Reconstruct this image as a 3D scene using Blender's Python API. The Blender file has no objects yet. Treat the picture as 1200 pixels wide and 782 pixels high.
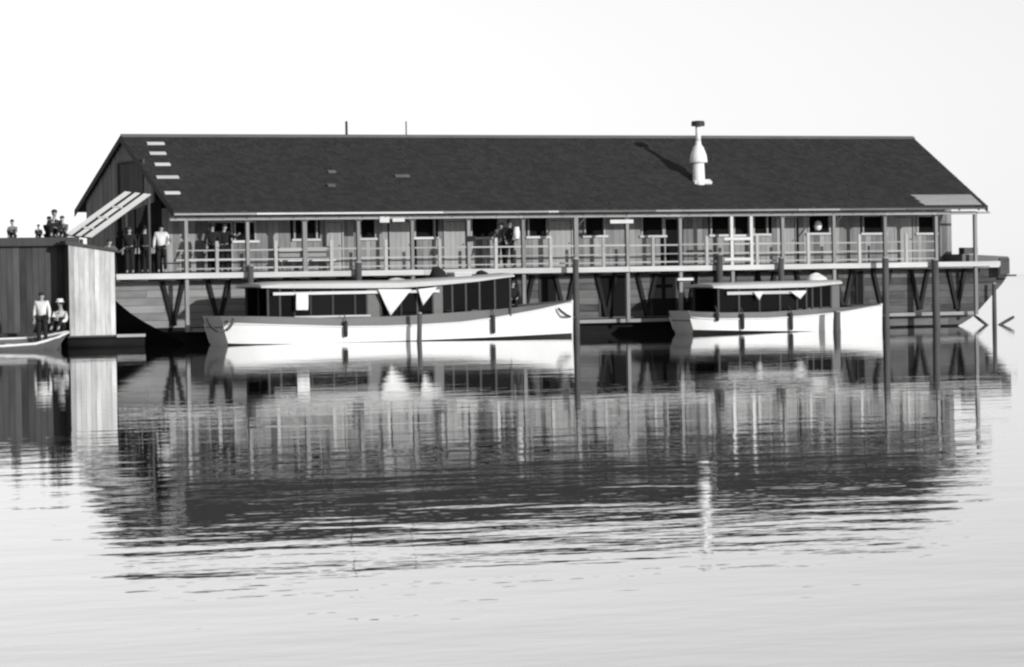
import bpy, math, random
from mathutils import Vector, Matrix
random.seed(7)
S = bpy.context.scene
COL = S.collection

# ------------------------------------------------------------------ camera
FPX, CX, CY, CZ = 4258.3, -45.18, -120.86, 2.05
YAW, PIT, ROL = 0.4510, 0.0143, -0.0166
F_ = Vector((math.sin(YAW)*math.cos(PIT), math.cos(YAW)*math.cos(PIT), -math.sin(PIT)))
R0 = Vector((math.cos(YAW), -math.sin(YAW), 0)); U0 = R0.cross(F_)
R_ = R0*math.cos(ROL)+U0*math.sin(ROL); U_ = U0*math.cos(ROL)-R0*math.sin(ROL)
CAM = Vector((CX, CY, CZ))
cam = bpy.data.objects.new('camera', bpy.data.cameras.new('camera')); COL.objects.link(cam)
M = Matrix((R_, U_, -F_)).transposed().to_4x4(); M.translation = CAM
cam.matrix_world = M
cam.data.sensor_width = 36; cam.data.lens = FPX/1200*36
cam.data.clip_start = 1; cam.data.clip_end = 12000
S.camera = cam
def P(px, py, Y):
    """the point of the plane Y that the photograph shows at this pixel"""
    d = F_+R_*((px-600)/FPX)-U_*((py-391)/FPX)
    return CAM+d*((Y-CY)/d.y)
def X(px, Y, py=310): return P(px, py, Y).x
def Z(px, py, Y): return P(px, py, Y).z

# ------------------------------------------------------------------ light
SUN_EL, SUN_AZ = math.radians(13), math.radians(18.5)   # the sun stands in front of the veranda, a little to the right
to_sun = Vector((math.sin(SUN_AZ)*math.cos(SUN_EL), -math.cos(SUN_AZ)*math.cos(SUN_EL), math.sin(SUN_EL)))
sl = bpy.data.lights.new('sun', 'SUN'); sl.energy = 2.9; sl.angle = math.radians(0.6); sl.color = (1, .995, .985)
sun = bpy.data.objects.new('sun', sl); COL.objects.link(sun)
sun.rotation_euler = to_sun.to_track_quat('Z', 'Y').to_euler()
W = bpy.data.worlds.new('World'); S.world = W; W.use_nodes = True
nt = W.node_tree; nt.nodes.clear()
sky = nt.nodes.new('ShaderNodeTexSky'); sky.sky_type = 'NISHITA'; sky.sun_disc = False
sky.sun_elevation = SUN_EL; sky.sun_rotation = math.atan2(to_sun.x, to_sun.y)
sky.air_density = 1.0; sky.dust_density = 0.0; sky.altitude = 0
bw = nt.nodes.new('ShaderNodeVectorMath'); bw.operation = 'DOT_PRODUCT'     # grey values of an old blue-sensitive plate
bw.inputs[1].default_value = (.27, .10, .63); nt.links.new(sky.outputs[0], bw.inputs[0])
bg = nt.nodes.new('ShaderNodeBackground'); bg.inputs[1].default_value = 0.134
nt.links.new(bw.outputs['Value'], bg.inputs[0])
wo = nt.nodes.new('ShaderNodeOutputWorld'); nt.links.new(bg.outputs[0], wo.inputs[0])
S.view_settings.view_transform = 'Standard'; S.view_settings.look = 'None'
S.view_settings.exposure = 0.3; S.view_settings.gamma = 1
S.cycles.max_bounces = 8; S.cycles.filter_width = 2.4     # an old, soft lens

# ------------------------------------------------------------------ materials (a black and white world: every colour is a grey)
MATS = {}
def mat(name, base, rough=.75, var=.2, grain=None, scale=1.0, obj_var=.25, island=0., bump=.15, metal=0., spec=.3):
    m = bpy.data.materials.new(name); m.use_nodes = True
    t = m.node_tree; b = t.nodes['Principled BSDF']
    N = lambda k: t.nodes.new('ShaderNode'+k)
    L = t.links.new
    tc = N('TexCoord'); oi = N('ObjectInfo')
    add = N('VectorMath'); add.operation = 'MULTIPLY_ADD'
    L(oi.outputs['Random'], add.inputs[0]); add.inputs[1].default_value = (37, 53, 71)
    L(tc.outputs['Object'], add.inputs[2])
    mp = N('Mapping'); L(add.outputs[0], mp.inputs['Vector'])
    g = {None: (1, 1, 1), 'x': (.12, 1, 1), 'z': (1, 1, .12), 'y': (1, .12, 1)}[grain]
    mp.inputs['Scale'].default_value = [c*scale for c in g]
    n1 = N('TexNoise'); n1.inputs['Scale'].default_value = 9; n1.inputs['Detail'].default_value = 6
    n1.inputs['Roughness'].default_value = .65; L(mp.outputs[0], n1.inputs['Vector'])
    n2 = N('TexNoise'); n2.inputs['Scale'].default_value = .8; n2.inputs['Detail'].default_value = 4
    L(add.outputs[0], n2.inputs['Vector'])
    def ma(op, a, b_):
        x = N('Math'); x.operation = op
        for i, v in enumerate((a, b_)):
            if isinstance(v, (int, float)): x.inputs[i].default_value = v
            else: L(v, x.inputs[i])
        return x.outputs[0]
    s = ma('MULTIPLY', ma('SUBTRACT', n1.outputs['Fac'], .5), var*2.4)
    s = ma('ADD', s, ma('MULTIPLY', ma('SUBTRACT', n2.outputs['Fac'], .5), var*2))
    s = ma('ADD', s, ma('MULTIPLY', ma('SUBTRACT', oi.outputs['Random'], .5), obj_var*2))
    if island:
        ge = N('NewGeometry')
        s = ma('ADD', s, ma('MULTIPLY', ma('SUBTRACT', ge.outputs['Random Per Island'], .5), island*2))
    v = ma('MULTIPLY', ma('MAXIMUM', ma('ADD', s, 1.0), .15), base)
    v = ma('MINIMUM', v, .85)
    cb = N('CombineColor')
    for i in range(3): L(v, cb.inputs[i])
    L(cb.outputs[0], b.inputs['Base Color'])
    b.inputs['Roughness'].default_value = rough; b.inputs['Metallic'].default_value = metal
    b.inputs['Specular IOR Level'].default_value = spec
    if bump:
        bp = N('Bump'); bp.inputs['Strength'].default_value = bump; bp.inputs['Distance'].default_value = .02
        L(n1.outputs['Fac'], bp.inputs['Height']); L(bp.outputs[0], b.inputs['Normal'])
    MATS[name] = m
    return m
mat('gable_wood', .17, grain='z', var=.3, obj_var=.3)
mat('wall_wood', .21, grain='z', var=.38, obj_var=.38)
mat('door_wood', .30, grain='z', var=.2, obj_var=.12)
mat('trim_wood', .32, grain='x', var=.2, obj_var=.18)
mat('post_wood', .22, grain='z', var=.25, obj_var=.25)
mat('rail_wood', .36, grain='x', var=.2, obj_var=.2)
mat('fascia_wood', .52, grain='x', var=.16, obj_var=.12)
mat('hull_wood', .085, grain='x', var=.55, obj_var=.5)
mat('hull_pale', .21, grain='x', var=.3, obj_var=.25)  # paler tone for the planks at the left end
mat('tarred', .014, grain='x', var=.3, obj_var=.2, spec=.05, rough=1)
mat('piling_wood', .07, grain='z', var=.4, obj_var=.3)
mat('piling_top', .30, grain='z', var=.3)
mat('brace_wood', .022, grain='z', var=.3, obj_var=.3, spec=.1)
mat('dark_wood', .05, grain='z', var=.3, obj_var=.3)
mat('shed_board', .046, grain='z', var=.5, obj_var=.5)
mat('shingle', .040, var=.16, island=.18, obj_var=0, rough=.9, spec=.15)
mat('roof_edge', .035, var=.3)
mat('ridge_wood', .13, grain='x', var=.3)
mat('pale_board', .55, grain='x', var=.18, obj_var=.2)
mat('pale_patch', .28, grain='x', var=.25)
mat('booth_board', .44, grain='z', var=.5, obj_var=.25)
mat('awning_board', .62, grain='x', var=.12, obj_var=.06)
mat('entrance_white', .56, var=.12, obj_var=.05, rough=.6)
mat('white_paint', .68, var=.09, obj_var=0, rough=.45, bump=.03)
mat('chimney_white', .80, var=.08, obj_var=.03, rough=.6)
mat('grey_paint', .10, var=.18, obj_var=.05, rough=.5, bump=.03)
mat('canopy_paint', .50, var=.12, obj_var=.05, rough=.7)
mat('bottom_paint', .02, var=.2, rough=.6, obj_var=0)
mat('dark_pane', .007, var=.3, rough=.5, obj_var=.4, bump=0, spec=.02)  # near black: the darkness behind the openings is put into the colour
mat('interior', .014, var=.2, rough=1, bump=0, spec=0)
mat('cloth_white', .68, var=.06, rough=.9, obj_var=.03)
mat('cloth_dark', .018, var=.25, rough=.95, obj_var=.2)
mat('cloth_grey', .16, var=.2, rough=.95, obj_var=.3)
mat('skin', .36, var=.08, rough=.6, obj_var=.15, bump=0)
mat('hair', .03, var=.2, rough=.7)
mat('straw', .55, var=.1, rough=.9, obj_var=.1)
mat('rope', .07, var=.3, rough=1)
mat('rope_pale', .3, var=.3, rough=1)
mat('iron', .03, var=.3, rough=.6)
mat('rubber', .03, var=.2, rough=.8)

# ------------------------------------------------------------------ mesh helpers
class MB:
    def __init__(s, o=(0, 0, 0)): s.v = []; s.f = []; s.o = Vector(o)
    def add(s, vs, fs):
        n = len(s.v); s.v += [tuple(Vector(v)-s.o) for v in vs]; s.f += [[n+i for i in f] for f in fs]; return s
    def box(s, x0, x1, y0, y1, z0, z1):
        return s.add([(x, y, z) for x in (x0, x1) for y in (y0, y1) for z in (z0, z1)],
                     [(0, 1, 3, 2), (4, 6, 7, 5), (0, 4, 5, 1), (2, 3, 7, 6), (0, 2, 6, 4), (1, 5, 7, 3)])
    def bar(s, p, q, w, h, up=(0, 0, 1)):
        p, q = Vector(p), Vector(q); d = (q-p).normalized(); up = Vector(up)
        if abs(d.dot(up)) > .95: up = Vector((0, 1, 0))
        a = d.cross(up).normalized()*w/2; b = a.cross(d).normalized()*h/2
        return s.add([e+i*a+j*b for e in (p, q) for i, j in ((-1, -1), (1, -1), (1, 1), (-1, 1))],
                     [(3, 2, 1, 0), (4, 5, 6, 7), (0, 1, 5, 4), (1, 2, 6, 5), (2, 3, 7, 6), (3, 0, 4, 7)])
    def prism(s, pts, d):
        """polygon extruded along d"""
        n = len(pts); d = Vector(d)
        return s.add([Vector(p) for p in pts]+[Vector(p)+d for p in pts],
                     [list(range(n))[::-1], list(range(n, 2*n))]+[(i, (i+1) % n, n+(i+1) % n, n+i) for i in range(n)])
    def tube(s, pts, r, k=8, wob=0):
        pts = [Vector(p) for p in pts]; rings = []
        for i, p in enumerate(pts):
            d = (pts[min(i+1, len(pts)-1)]-pts[max(i-1, 0)]).normalized()
            u = Vector((1, 0, 0)) if abs(d.x) < .9 else Vector((0, 0, 1))
            a = d.cross(u).normalized(); b = d.cross(a)
            rr = r[i] if isinstance(r, (list, tuple)) else r
            rings.append([p+(a*math.cos(t)+b*math.sin(t))*rr*(1+wob*random.uniform(-1, 1)) for t in [2*math.pi*j/k for j in range(k)]])
        vs = [v for g in rings for v in g]; n = len(rings)
        fs = [(i*k+j, i*k+(j+1) % k, (i+1)*k+(j+1) % k, (i+1)*k+j) for i in range(n-1) for j in range(k)]
        return s.add(vs, fs+[list(range(k))[::-1], list(range((n-1)*k, n*k))])
    def lathe(s, c, prof, k=14, sx=1, sy=1):
        c = Vector(c); n = len(prof)
        vs = [c+Vector((r*sx*math.cos(2*math.pi*j/k), r*sy*math.sin(2*math.pi*j/k), z)) for r, z in prof for j in range(k)]
        fs = [(i*k+j, i*k+(j+1) % k, (i+1)*k+(j+1) % k, (i+1)*k+j) for i in range(n-1) for j in range(k)]
        return s.add(vs, fs+[list(range(k))[::-1], list(range((n-1)*k, n*k))])
    def grid(s, rows):
        m = len(rows[0])
        return s.add([v for r in rows for v in r], [(i*m+j, i*m+j+1, (i+1)*m+j+1, (i+1)*m+j) for i in range(len(rows)-1) for j in range(m-1)])
    def build(s, name, m, parent=None, smooth=False, bevel=0, kind=None, solid=0):
        me = bpy.data.meshes.new(name); me.from_pydata(s.v, [], s.f); me.materials.append(MATS[m] if isinstance(m, str) else m)
        if smooth:
            me.polygons.foreach_set('use_smooth', [True]*len(me.polygons))
        me.update()
        return link(name, me, parent, s.o, bevel, kind, solid)
def link(name, me, parent, o=(0, 0, 0), bevel=0, kind=None, solid=0):
    ob = bpy.data.objects.new(name, me); COL.objects.link(ob)
    ob.location = Vector(o)
    if parent is not None:
        ob.parent = parent; ob.location = Vector(o)-worldloc(parent)
    if solid:
        md = ob.modifiers.new('solid', 'SOLIDIFY'); md.thickness = solid; md.offset = 0
        md = ob.modifiers.new('edges', 'EDGE_SPLIT'); md.split_angle = math.radians(40)
    if bevel:
        md = ob.modifiers.new('bevel', 'BEVEL'); md.width = bevel; md.segments = 1; md.limit_method = 'ANGLE'
    if kind: ob['kind'] = kind
    return ob
def worldloc(o):
    v = Vector(o.location)
    while o.parent: o = o.parent; v = v+Vector(o.location)
    return v
def tag(o, label, cat, group=None):
    o['label'] = label; o['category'] = cat
    if group: o['group'] = group
    return o
def thing(name, label, cat, loc=(0, 0, 0), group=None):
    o = bpy.data.objects.new(name, None); COL.objects.link(o); o.location = loc; o.empty_display_size = .2
    return tag(o, label, cat, group)
def lerp_tab(tab, x):
    if x <= tab[0][0]: return tab[0][1]
    for (a, va), (b, vb) in zip(tab, tab[1:]):
        if x <= b: return va+(vb-va)*(x-a)/(b-a)
    return tab[-1][1]

# ------------------------------------------------------------------ water
def make_water():
    m = bpy.data.materials.new('water'); m.use_nodes = True; MATS['water'] = m
    t = m.node_tree; b = t.nodes['Principled BSDF']; N = lambda k: t.nodes.new('ShaderNode'+k); L = t.links.new
    b.inputs['Base Color'].default_value = (.02, .02, .02, 1); b.inputs['Roughness'].default_value = .018; b.inputs['IOR'].default_value = 1.33
    gl = N('BsdfGlossy'); gl.inputs['Color'].default_value = (.92, .92, .92, 1); gl.inputs['Roughness'].default_value = .018
    mx = N('MixShader'); mx.inputs[0].default_value = .46; L(b.outputs[0], mx.inputs[1]); L(gl.outputs[0], mx.inputs[2])
    L(mx.outputs[0], t.nodes['Material Output'].inputs['Surface'])
    tc = N('TexCoord'); sep = N('SeparateXYZ'); L(tc.outputs['Object'], sep.inputs[0])
    def ma(op, *a):
        x = N('Math'); x.operation = op
        for i, v in enumerate(a):
            if isinstance(v, (int, float)): x.inputs[i].default_value = v
            else: L(v, x.inputs[i])
        return x.outputs[0]
    def noise(scale, sx, sy, rot, det=3):
        mp = N('Mapping'); L(tc.outputs['Object'], mp.inputs[0]); mp.inputs['Scale'].default_value = (sx, sy, 1); mp.inputs['Rotation'].default_value = (0, 0, rot)
        n = N('TexNoise'); n.inputs['Scale'].default_value = scale; n.inputs['Detail'].default_value = det; L(mp.outputs[0], n.inputs[0])
        return n.outputs['Fac']
    # a breeze ruffles the open water; the lee of the barge lies calm
    rip = ma('ADD', noise(1.0, .6, 1, -.45, 4), ma('MULTIPLY', noise(.3, .6, 1, -.3, 2), 1.3))
    patch = noise(.045, .6, 1, -.4, 2)
    d = ma('ADD', sep.outputs['Y'], ma('MULTIPLY', ma('SUBTRACT', patch, .5), 40))
    mr = N('MapRange'); L(d, mr.inputs[0]); mr.inputs[1].default_value = -70; mr.inputs[2].default_value = -92
    mr.inputs[3].default_value = .34; mr.inputs[4].default_value = 1.0; mr.clamp = True
    h = ma('MULTIPLY', rip, mr.outputs[0])
    bp = N('Bump'); bp.inputs['Strength'].default_value = 1; bp.inputs['Distance'].default_value = .011
    L(h, bp.inputs['Height']); L(bp.outputs[0], b.inputs['Normal']); L(bp.outputs[0], gl.inputs['Normal'])
    mb = MB(); s = 5000
    mb.add([(-s, -s, 0), (s, -s, 0), (s, s, 0), (-s, s, 0)], [(0, 1, 2, 3)])
    mb.build('water', 'water', kind='structure')
make_water()

# ------------------------------------------------------------------ clubhouse barge
L_, YR, ZR, ZE, OV = 33.96, 4.94, 7.61, 4.70, .45
YB, ZB = 10.18, 5.03
YW = 1.9                     # front wall of the cabins
ZD, ZF0, ZF1 = 2.52, 2.345, 2.54
club = thing('clubhouse_barge', 'long dark-shingled wooden clubhouse with a railed veranda, built on a raked barge hull', 'houseboat', (0, 0, 0))
# hull
XT = X(1182, .5, 312)
YH = 1.0
hx0, hx1 = -1.9, 35.85
sec = [(hx0, 2.30), (hx0, 1.75), (-1.25, 1.2), (-.55, .75), (.3, .35), (1.2, -.15), (33.2, -.15), (34.1, .3), (34.45, .6), (35.1, 1.2), (35.75, 1.8), (hx1, 2.05), (hx1, 2.30)]
mb = MB(); mb.prism([(x, YH+.04, z) for x, z in sec], (0, 8.2, 0)); hull = mb.build('hull', 'tarred', club)
ends = lambda z: (lerp_tab([(a[1], a[0]) for a in sec[5::-1]], z), lerp_tab([(a[1], a[0]) for a in sec[6:]], z))
z = .06; row = 0
while z < 2.29:
    z1 = min(z+.27, 2.29)
    a0, b0 = ends(z+.01); a1, b1 = ends(z1-.005)
    xs = sorted([a0]+[min(max(a0+1.5+k*4.4+(row % 2)*2.1+random.uniform(-.3, .3), a0+.5), b0-.6) for k in range(8)]+[b0])
    for i in range(len(xs)-1):
        xa, xb = xs[i]+.006, xs[i+1]-.006
        xta = a1 if i == 0 else xa; xtb = b1 if i == len(xs)-2 else xb
        if xb-xa < .3 or (z < .55 and xa < 26): continue
        o = (xa, YH, z); dy = random.uniform(0, .012)
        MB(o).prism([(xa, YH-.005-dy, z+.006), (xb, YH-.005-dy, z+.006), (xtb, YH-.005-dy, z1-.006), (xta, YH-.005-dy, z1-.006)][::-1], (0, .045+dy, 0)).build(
            'hull_plank', 'hull_pale' if xb < 7.5 else 'hull_wood', hull)
    z = z1; row += 1
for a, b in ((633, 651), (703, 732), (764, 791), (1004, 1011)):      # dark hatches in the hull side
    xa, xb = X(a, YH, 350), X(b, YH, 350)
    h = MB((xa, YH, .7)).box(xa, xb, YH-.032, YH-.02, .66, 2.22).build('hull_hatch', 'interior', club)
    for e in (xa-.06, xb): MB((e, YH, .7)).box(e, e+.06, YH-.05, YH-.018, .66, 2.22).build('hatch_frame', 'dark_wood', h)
MB((1, YH, .5)).box(1.0, 34.0, .62, .98, .44, .57).build('guard_plank', 'trim_wood', club)
# V braces on the hull side, carrying the veranda
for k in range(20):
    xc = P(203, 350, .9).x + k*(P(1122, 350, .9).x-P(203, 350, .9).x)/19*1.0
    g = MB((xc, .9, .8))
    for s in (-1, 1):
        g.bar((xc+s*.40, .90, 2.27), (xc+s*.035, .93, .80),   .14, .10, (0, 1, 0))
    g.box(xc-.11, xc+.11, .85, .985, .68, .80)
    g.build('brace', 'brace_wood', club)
# right end: spur and rudder post
MB((hx1, 1.2, 2)).box(XT-.1, XT+.30, .40, .52, 1.93, 2.00).build('spur', 'dark_wood', club)
# deck
g = MB()
y = .045
while y < 9.3:
    g.box(-2.35, X(1171, y), y, y+.19, 2.46, ZD); y += .2
deck = g.build('deck', 'trim_wood', club, kind='stuff')
g = MB()
for x in [i*1.1-2.0 for i in range(35)]: g.box(x, x+.09, .06, 8.9, 2.315, 2.455) if x < 34.6 else None
g.build('deck_joist', 'dark_wood', club, kind='stuff')
pile_px = [293, 421, 675, 843, 916, 1038, 1097]
cuts = [-2.05]+[X(p, 0, 318) for p in (293, 421, 497, 675, 738, 843, 916, 1038, 1097)]+[X(1172, 0)+.02]
for a, b in zip(cuts, cuts[1:]):
    MB((a, 0, 2.4)).box(a+.008, b-.008, -.005+random.uniform(-.006, .006), .04, ZF0, ZF1).build('fascia_board', 'fascia_wood', club)
# raised bow coaming at the right end
MB((33, 1, 2.5)).prism([(X(1128, .5), .5, ZD+.004), (XT, .5, ZD+.004), (XT, .5, 2.72), (X(1128, .5), .5, 2.84)][::-1], (0, 8.3, 0)).build('bow_coaming', 'grey_paint', club)
MB((hx1, .5, 2.4)).box(X(1171, .45)+.03, XT+.004, .44, .497, 2.02, 2.66).build('bow_board', 'hull_wood', club)

# --- superstructure: windows and doors along the front wall, in photograph order
zs_win = lambda px0, px1: None
wins = []   # x0,x1,z0,z1
for a, b, t, bt in ((276, 298, 261, 282), (346, 370, 257, 280), (423, 439, 256, 279), (487, 508, 253, 278), (553, 583, 251, 278), (620, 640, 249, 277), (686, 707, 249, 276),
                    (753, 776, 251, 276), (834, 854, 250, 275), (861, 877, 250, 275), (884, 898, 250, 274), (948, 971, 253, 273), (1012, 1034, 254, 273), (1076, 1094, 254, 273)):
    p, q = P(a, bt, YW), P(b, t, YW)
    wins.append((p.x, P(b, bt, YW).x, p.z, min(q.z, 4.52)))
doors = []
for a, b in ((246, 271), (383, 401), (458, 483), (522, 546), (645, 670), (780, 797), (912, 932), (1050, 1070)):
    doors.append((X(a, YW, 300), X(b, YW, 300), ZD, 4.34))
doors[0] = (doors[0][0], doors[0][1], ZD, 4.34)
WX0, WX1 = .12, 33.84
back = MB((WX0, YW+.12, ZD)).box(WX0, WX1, YW+.10, YW+.16, ZD+.002, 5.2).build('wall', 'interior', club)   # dark lining behind the cladding
holes = wins+doors
x = WX0
while x < WX1-.05:
    x1 = min(x+random.choice((.2, .22, .24, .26)), WX1)
    segs = [(ZD+.004, 4.88)]
    for hx0_, hx1_, z0, z1 in holes:
        if x1 > hx0_+.01 and x < hx1_-.01:
            segs = [p for a, b in segs for p in ((a, min(b, z0)), (max(a, z1), b)) if p[1]-p[0] > .03]
    for a, b in segs:
        yj = random.uniform(0, .014)
        MB((x, YW, a)).box(x+.005, x1-.005, YW-yj, YW+.03, a, b).build('wall_board', 'wall_wood', back)
    x = x1
for i, (a, b, z0, z1) in enumerate(wins):
    c = (a, YW, z0)
    fr = MB(c)
    fr.box(a-.07, a, YW-.045, YW+.09, z0, z1); fr.box(b, b+.07, YW-.045, YW+.09, z0, z1); fr.box(a-.07, b+.07, YW-.045, YW+.09, z1, z1+.07)
    w = fr.build('window', 'trim_wood', club, bevel=.004)
    MB(c).box(a-.16, b+.16, YW-.11, YW+.09, z0-.085, z0-.002).build('sill', 'pale_board', w)
    MB(c).box(a, b, YW+.07, YW+.08, z0, z1).build('pane', 'dark_pane', w)
for i, (a, b, z0, z1) in enumerate(doors):
    c = (a, YW, z0)
    fr = MB(c)
    fr.box(a-.06, a, YW-.035, YW+.09, z0, z1); fr.box(b, b+.06, YW-.035, YW+.09, z0, z1); fr.box(a-.06, b+.06, YW-.035, YW+.09, z1, z1+.06)
    w = fr.build('door', 'trim_wood', club)
    if i in (0, 5): continue                       # two doorways stand open and dark
    n = 4; bw_ = (b-a-.03)/n
    for k in range(n):
        MB((a+k*bw_, YW, z0)).box(a+.015+k*bw_+.004, a+.015+(k+1)*bw_-.004, YW+.012, YW+.045, z0+.02, z1-.02).build('door_board', 'door_wood', w)
    MB(c).tube([(b-.1, YW-.03, z0+.95), (b-.1, YW+.02, z0+.95)], .025).build('handle', 'iron', w)
# white framed entrance
zt, zb = 4.50, ZD
pw = P(857, 280, .12).x; pz = P(880, 280, .12).x; p0 = P(847, 280, .12).x
ent = MB((pw, .12, zb))
ent.box(pw-.065, pw+.065, .06, .2, zb+.003, 4.395).box(pz-.065, pz+.065, .06, .2, zb+.003, 4.395)
gate = ent.build('entrance_frame', 'entrance_white', club, bevel=.005)
for z in (P(860, 280, .1).z, P(860, 304, .1).z):
    MB((p0, .0, z)).box(p0, pz-.085, .01, .055, z-.055, z+.055).build('cross_board', 'entrance_white', gate)
# posts and rails
post_px = [218, 290, 357, 420, 483, 549, 613, 675, 735, 797, 858, 917, 977, 1037, 1097, 1143]
post_x = [X(p, .12, 290) for p in post_px]
for i, xx in enumerate(post_x):
    w = .064 if i not in (2, 7) else .085
    if post_px[i] != 858: MB((xx, .12, ZD)).box(xx-w, xx+w, .06, .20, ZD+.003, 4.395).build('veranda_post', 'post_wood', club, bevel=.008)
    if post_px[i] in (218, 483, 613, 735, 797, 858, 977, 1143):
        MB((xx, .12, .6)).box(xx-.07, xx+.07, .07, .19, .45, 2.312).build('deck_prop', 'post_wood', club, bevel=.008)
    if i not in (0, 10, 15):
        g = MB((xx, .12, 4.3))
        g.bar((xx+.06, .13, 4.05), (xx+.06+.33, .13, 4.385), .06, .06, (0, 1, 0)) if i in (7, 12) else g.box(xx-.14, xx+.14, .05, .21, 4.33, 4.392)
        g.build('post_bracket', 'dark_wood', club)
jj = lambda: random.uniform(-.012, .012)
mid_px = [None, 254, 323, 388, 452, 515, 581, 645, 707, 765, 828, 887, 947, 1007, 1062, None]
spans = [(0.15, post_x[0])]+list(zip(post_x, post_x[1:]))
for i, (a, b) in enumerate(spans):
    if i == len(spans)-1: continue
    skip = (i == 0)
    for z in (2.69, 3.0, 3.34):
        MB((a, .1, z)).box(a+.09, b-.09, .10, .145, z-.026+jj(), z+.026+jj()).build('rail', 'rail_wood', club)
    if i < len(mid_px) and mid_px[i]:
        xm = X(mid_px[i], .1, 300)
        if a+.2 < xm < b-.2:
            MB((xm, .08, ZD)).box(xm-.06, xm+.06, .05, .097, ZD+.003, 3.66).build('rail_post', 'rail_wood', club)
# wall plate and eave trim
for a, b in zip(post_x, post_x[1:]):
    MB((a, .1, 4.46)).box(a+.003, b-.003, .05, .20, 4.40, 4.52).build('eave_beam', 'trim_wood', club)
MB((.1, .1, 4.46)).box(.02, post_x[0]-.003, .05, .20, 4.40, 4.52).build('eave_beam', 'trim_wood', club)
MB((post_x[-1], .1, 4.46)).box(post_x[-1]+.003, L_+.5, .07, .18, 4.42, 4.50).build('eave_beam', 'trim_wood', club)
xs = [0]+[X(p, -.4, 247) for p in (300, 520, 642, 655, 768, 800, 935, 985, 1062)]+[L_]
for i, (a, b) in enumerate(zip(xs, xs[1:])):
    MB((a, -.4, 4.66)).box(a+.01, b-.01, -.42, -.385, 4.585, 4.672).build('eave_trim', ('pale_board' if i in (3, 1) else 'trim_wood' if i not in (4, 8, 9) else 'ridge_wood'), club)
# porch ceiling rafters
g = MB()
for k in range(38):
    x = .35+k*.9
    g.bar((x, -.38, 4.60), (x, YW-.02, 4.60+2.26*(ZR-ZE)/(YR+OV)), .07, .12)
g.build('rafter', 'dark_wood', club, kind='stuff')
# gable wall on the left end and the plain right and back walls
SL = (ZR-ZE)/(YR+OV); SB = (ZR-ZB)/(YB-YR)
rz = lambda y: min(ZR-(YR-y)*SL, ZR-(y-YR)*SB)-.12
gab = MB((.1, YW, ZD)).prism([(.16, YW+.17, ZD), (.16, 9.2, ZD), (.16, 9.2, rz(9.2)), (.16, YR, rz(YR)), (.16, YW+.17, rz(YW+.17))], (.05, 0, 0)).build('gable_wall', 'interior', club)
LW = (P(139, 208, 0).y, 0)
def gy(px, py):     # Y of the gable plane X=.1 at this pixel
    d = F_+R_*((px-600)/FPX)-U_*((py-391)/FPX); t = (.1-CX)/d.x
    return CAM.y+d.y*t, CAM.z+d.z*t
(lwy1, lwz1), (lwy0, lwz0) = gy(139, 192), gy(168, 226)
DG = (3.0, 4.3, ZD, 4.5)
y = YW-.0
while y < 9.2:
    y1 = min(y+.24, 9.2); segs = [(ZD+.004, min(rz(y), rz(y1))-.01)]
    for a_, b_, c_, d_ in ((lwy0, lwy1, lwz0, lwz1), DG):
        if y1 > a_+.02 and y < b_-.02:
            segs = [p for a, b in segs for p in ((a, min(b, c_)), (max(a, d_), b)) if p[1]-p[0] > .03]
    for a, b in segs:
        MB((.1, y, a)).box(.10-random.uniform(0, .012), .155, y+.004, y1-.004, a, b).build('gable_board', 'gable_wood', gab)
    y = y1
g = MB((.1, lwy0, lwz0)); g.box(.06, .15, lwy0-.07, lwy0, lwz0-.07, lwz1+.07).box(.06, .15, lwy1, lwy1+.07, lwz0-.07, lwz1+.07).box(.06, .15, lwy0, lwy1, lwz1, lwz1+.07).box(.06, .15, lwy0, lwy1, lwz0-.07, lwz0)
w = g.build('loft_hatch', 'dark_wood', club)
n = 5
for k in range(n):
    a = lwy0+(lwy1-lwy0)*k/n; b = lwy0+(lwy1-lwy0)*(k+1)/n
    MB((.1, a, lwz0)).box(.115, .145, a+.006, b-.006, lwz0+.01, lwz1-.01).build('hatch_board', 'dark_wood', w)
MB((33.7, 5, 3)).prism([(WX1-.10, YW+.17, ZD+.003), (WX1-.10, 9.2, ZD+.003), (WX1-.10, 9.2, rz(9.2)), (WX1-.10, YR, rz(YR)), (WX1-.10, YW+.17, rz(YW+.17))], (.1, 0, 0)).build('end_wall', 'wall_wood', club)
MB((.2, 9.1, 3)).box(.22, WX1-.12, 9.1, 9.18, ZD+.003, rz(9.2)-.02).build('back_wall', 'wall_wood', club)

# --- roof
mb = MB((0, YR, ZE))
mb.prism([(0, -OV, ZE), (0, YR, ZR), (0, YB, ZB), (0, YB, ZB-.09), (0, YR, ZR-.11), (0, -OV, ZE-.05)], (L_, 0, 0))
roof = mb.build('roof', 'roof_edge', club)
sd = Vector((0, YR+OV, ZR-ZE)); SLEN = sd.length; sd.normalize(); sn = Vector((0, -sd.z, sd.y))
def RP(x, s, h): return Vector((x, -OV, ZE))+sd*s+sn*h
mb = MB((0, -OV, ZE)); ex = .205; n = int(SLEN/ex)
for r in range(n+1):
    x = -.04 - (r % 2)*.1
    while x < L_:
        wd = random.uniform(.16, .34); xa, xb = max(x, -.03)+.004, min(x+wd, L_+.03)-.004; x += wd
        if xb-xa < .05: continue
        s0 = r*ex-.03+random.uniform(-.012, .012); s1 = min(s0+ex*1.25, SLEN-.005); t = .028+random.uniform(0, .010)
        if random.random() < .012: s0 += random.uniform(.03, .12)
        vs = [RP(xa, s0, t), RP(xb, s0, t+random.uniform(-.003, .003)), RP(xb, s1, .006), RP(xa, s1, .006), RP(xa, s0, .001), RP(xb, s0, .001)]
        mb.add(vs, [(0, 1, 2, 3), (4, 5, 1, 0)])
mb.build('shingles', 'shingle', roof, kind='stuff')
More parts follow.
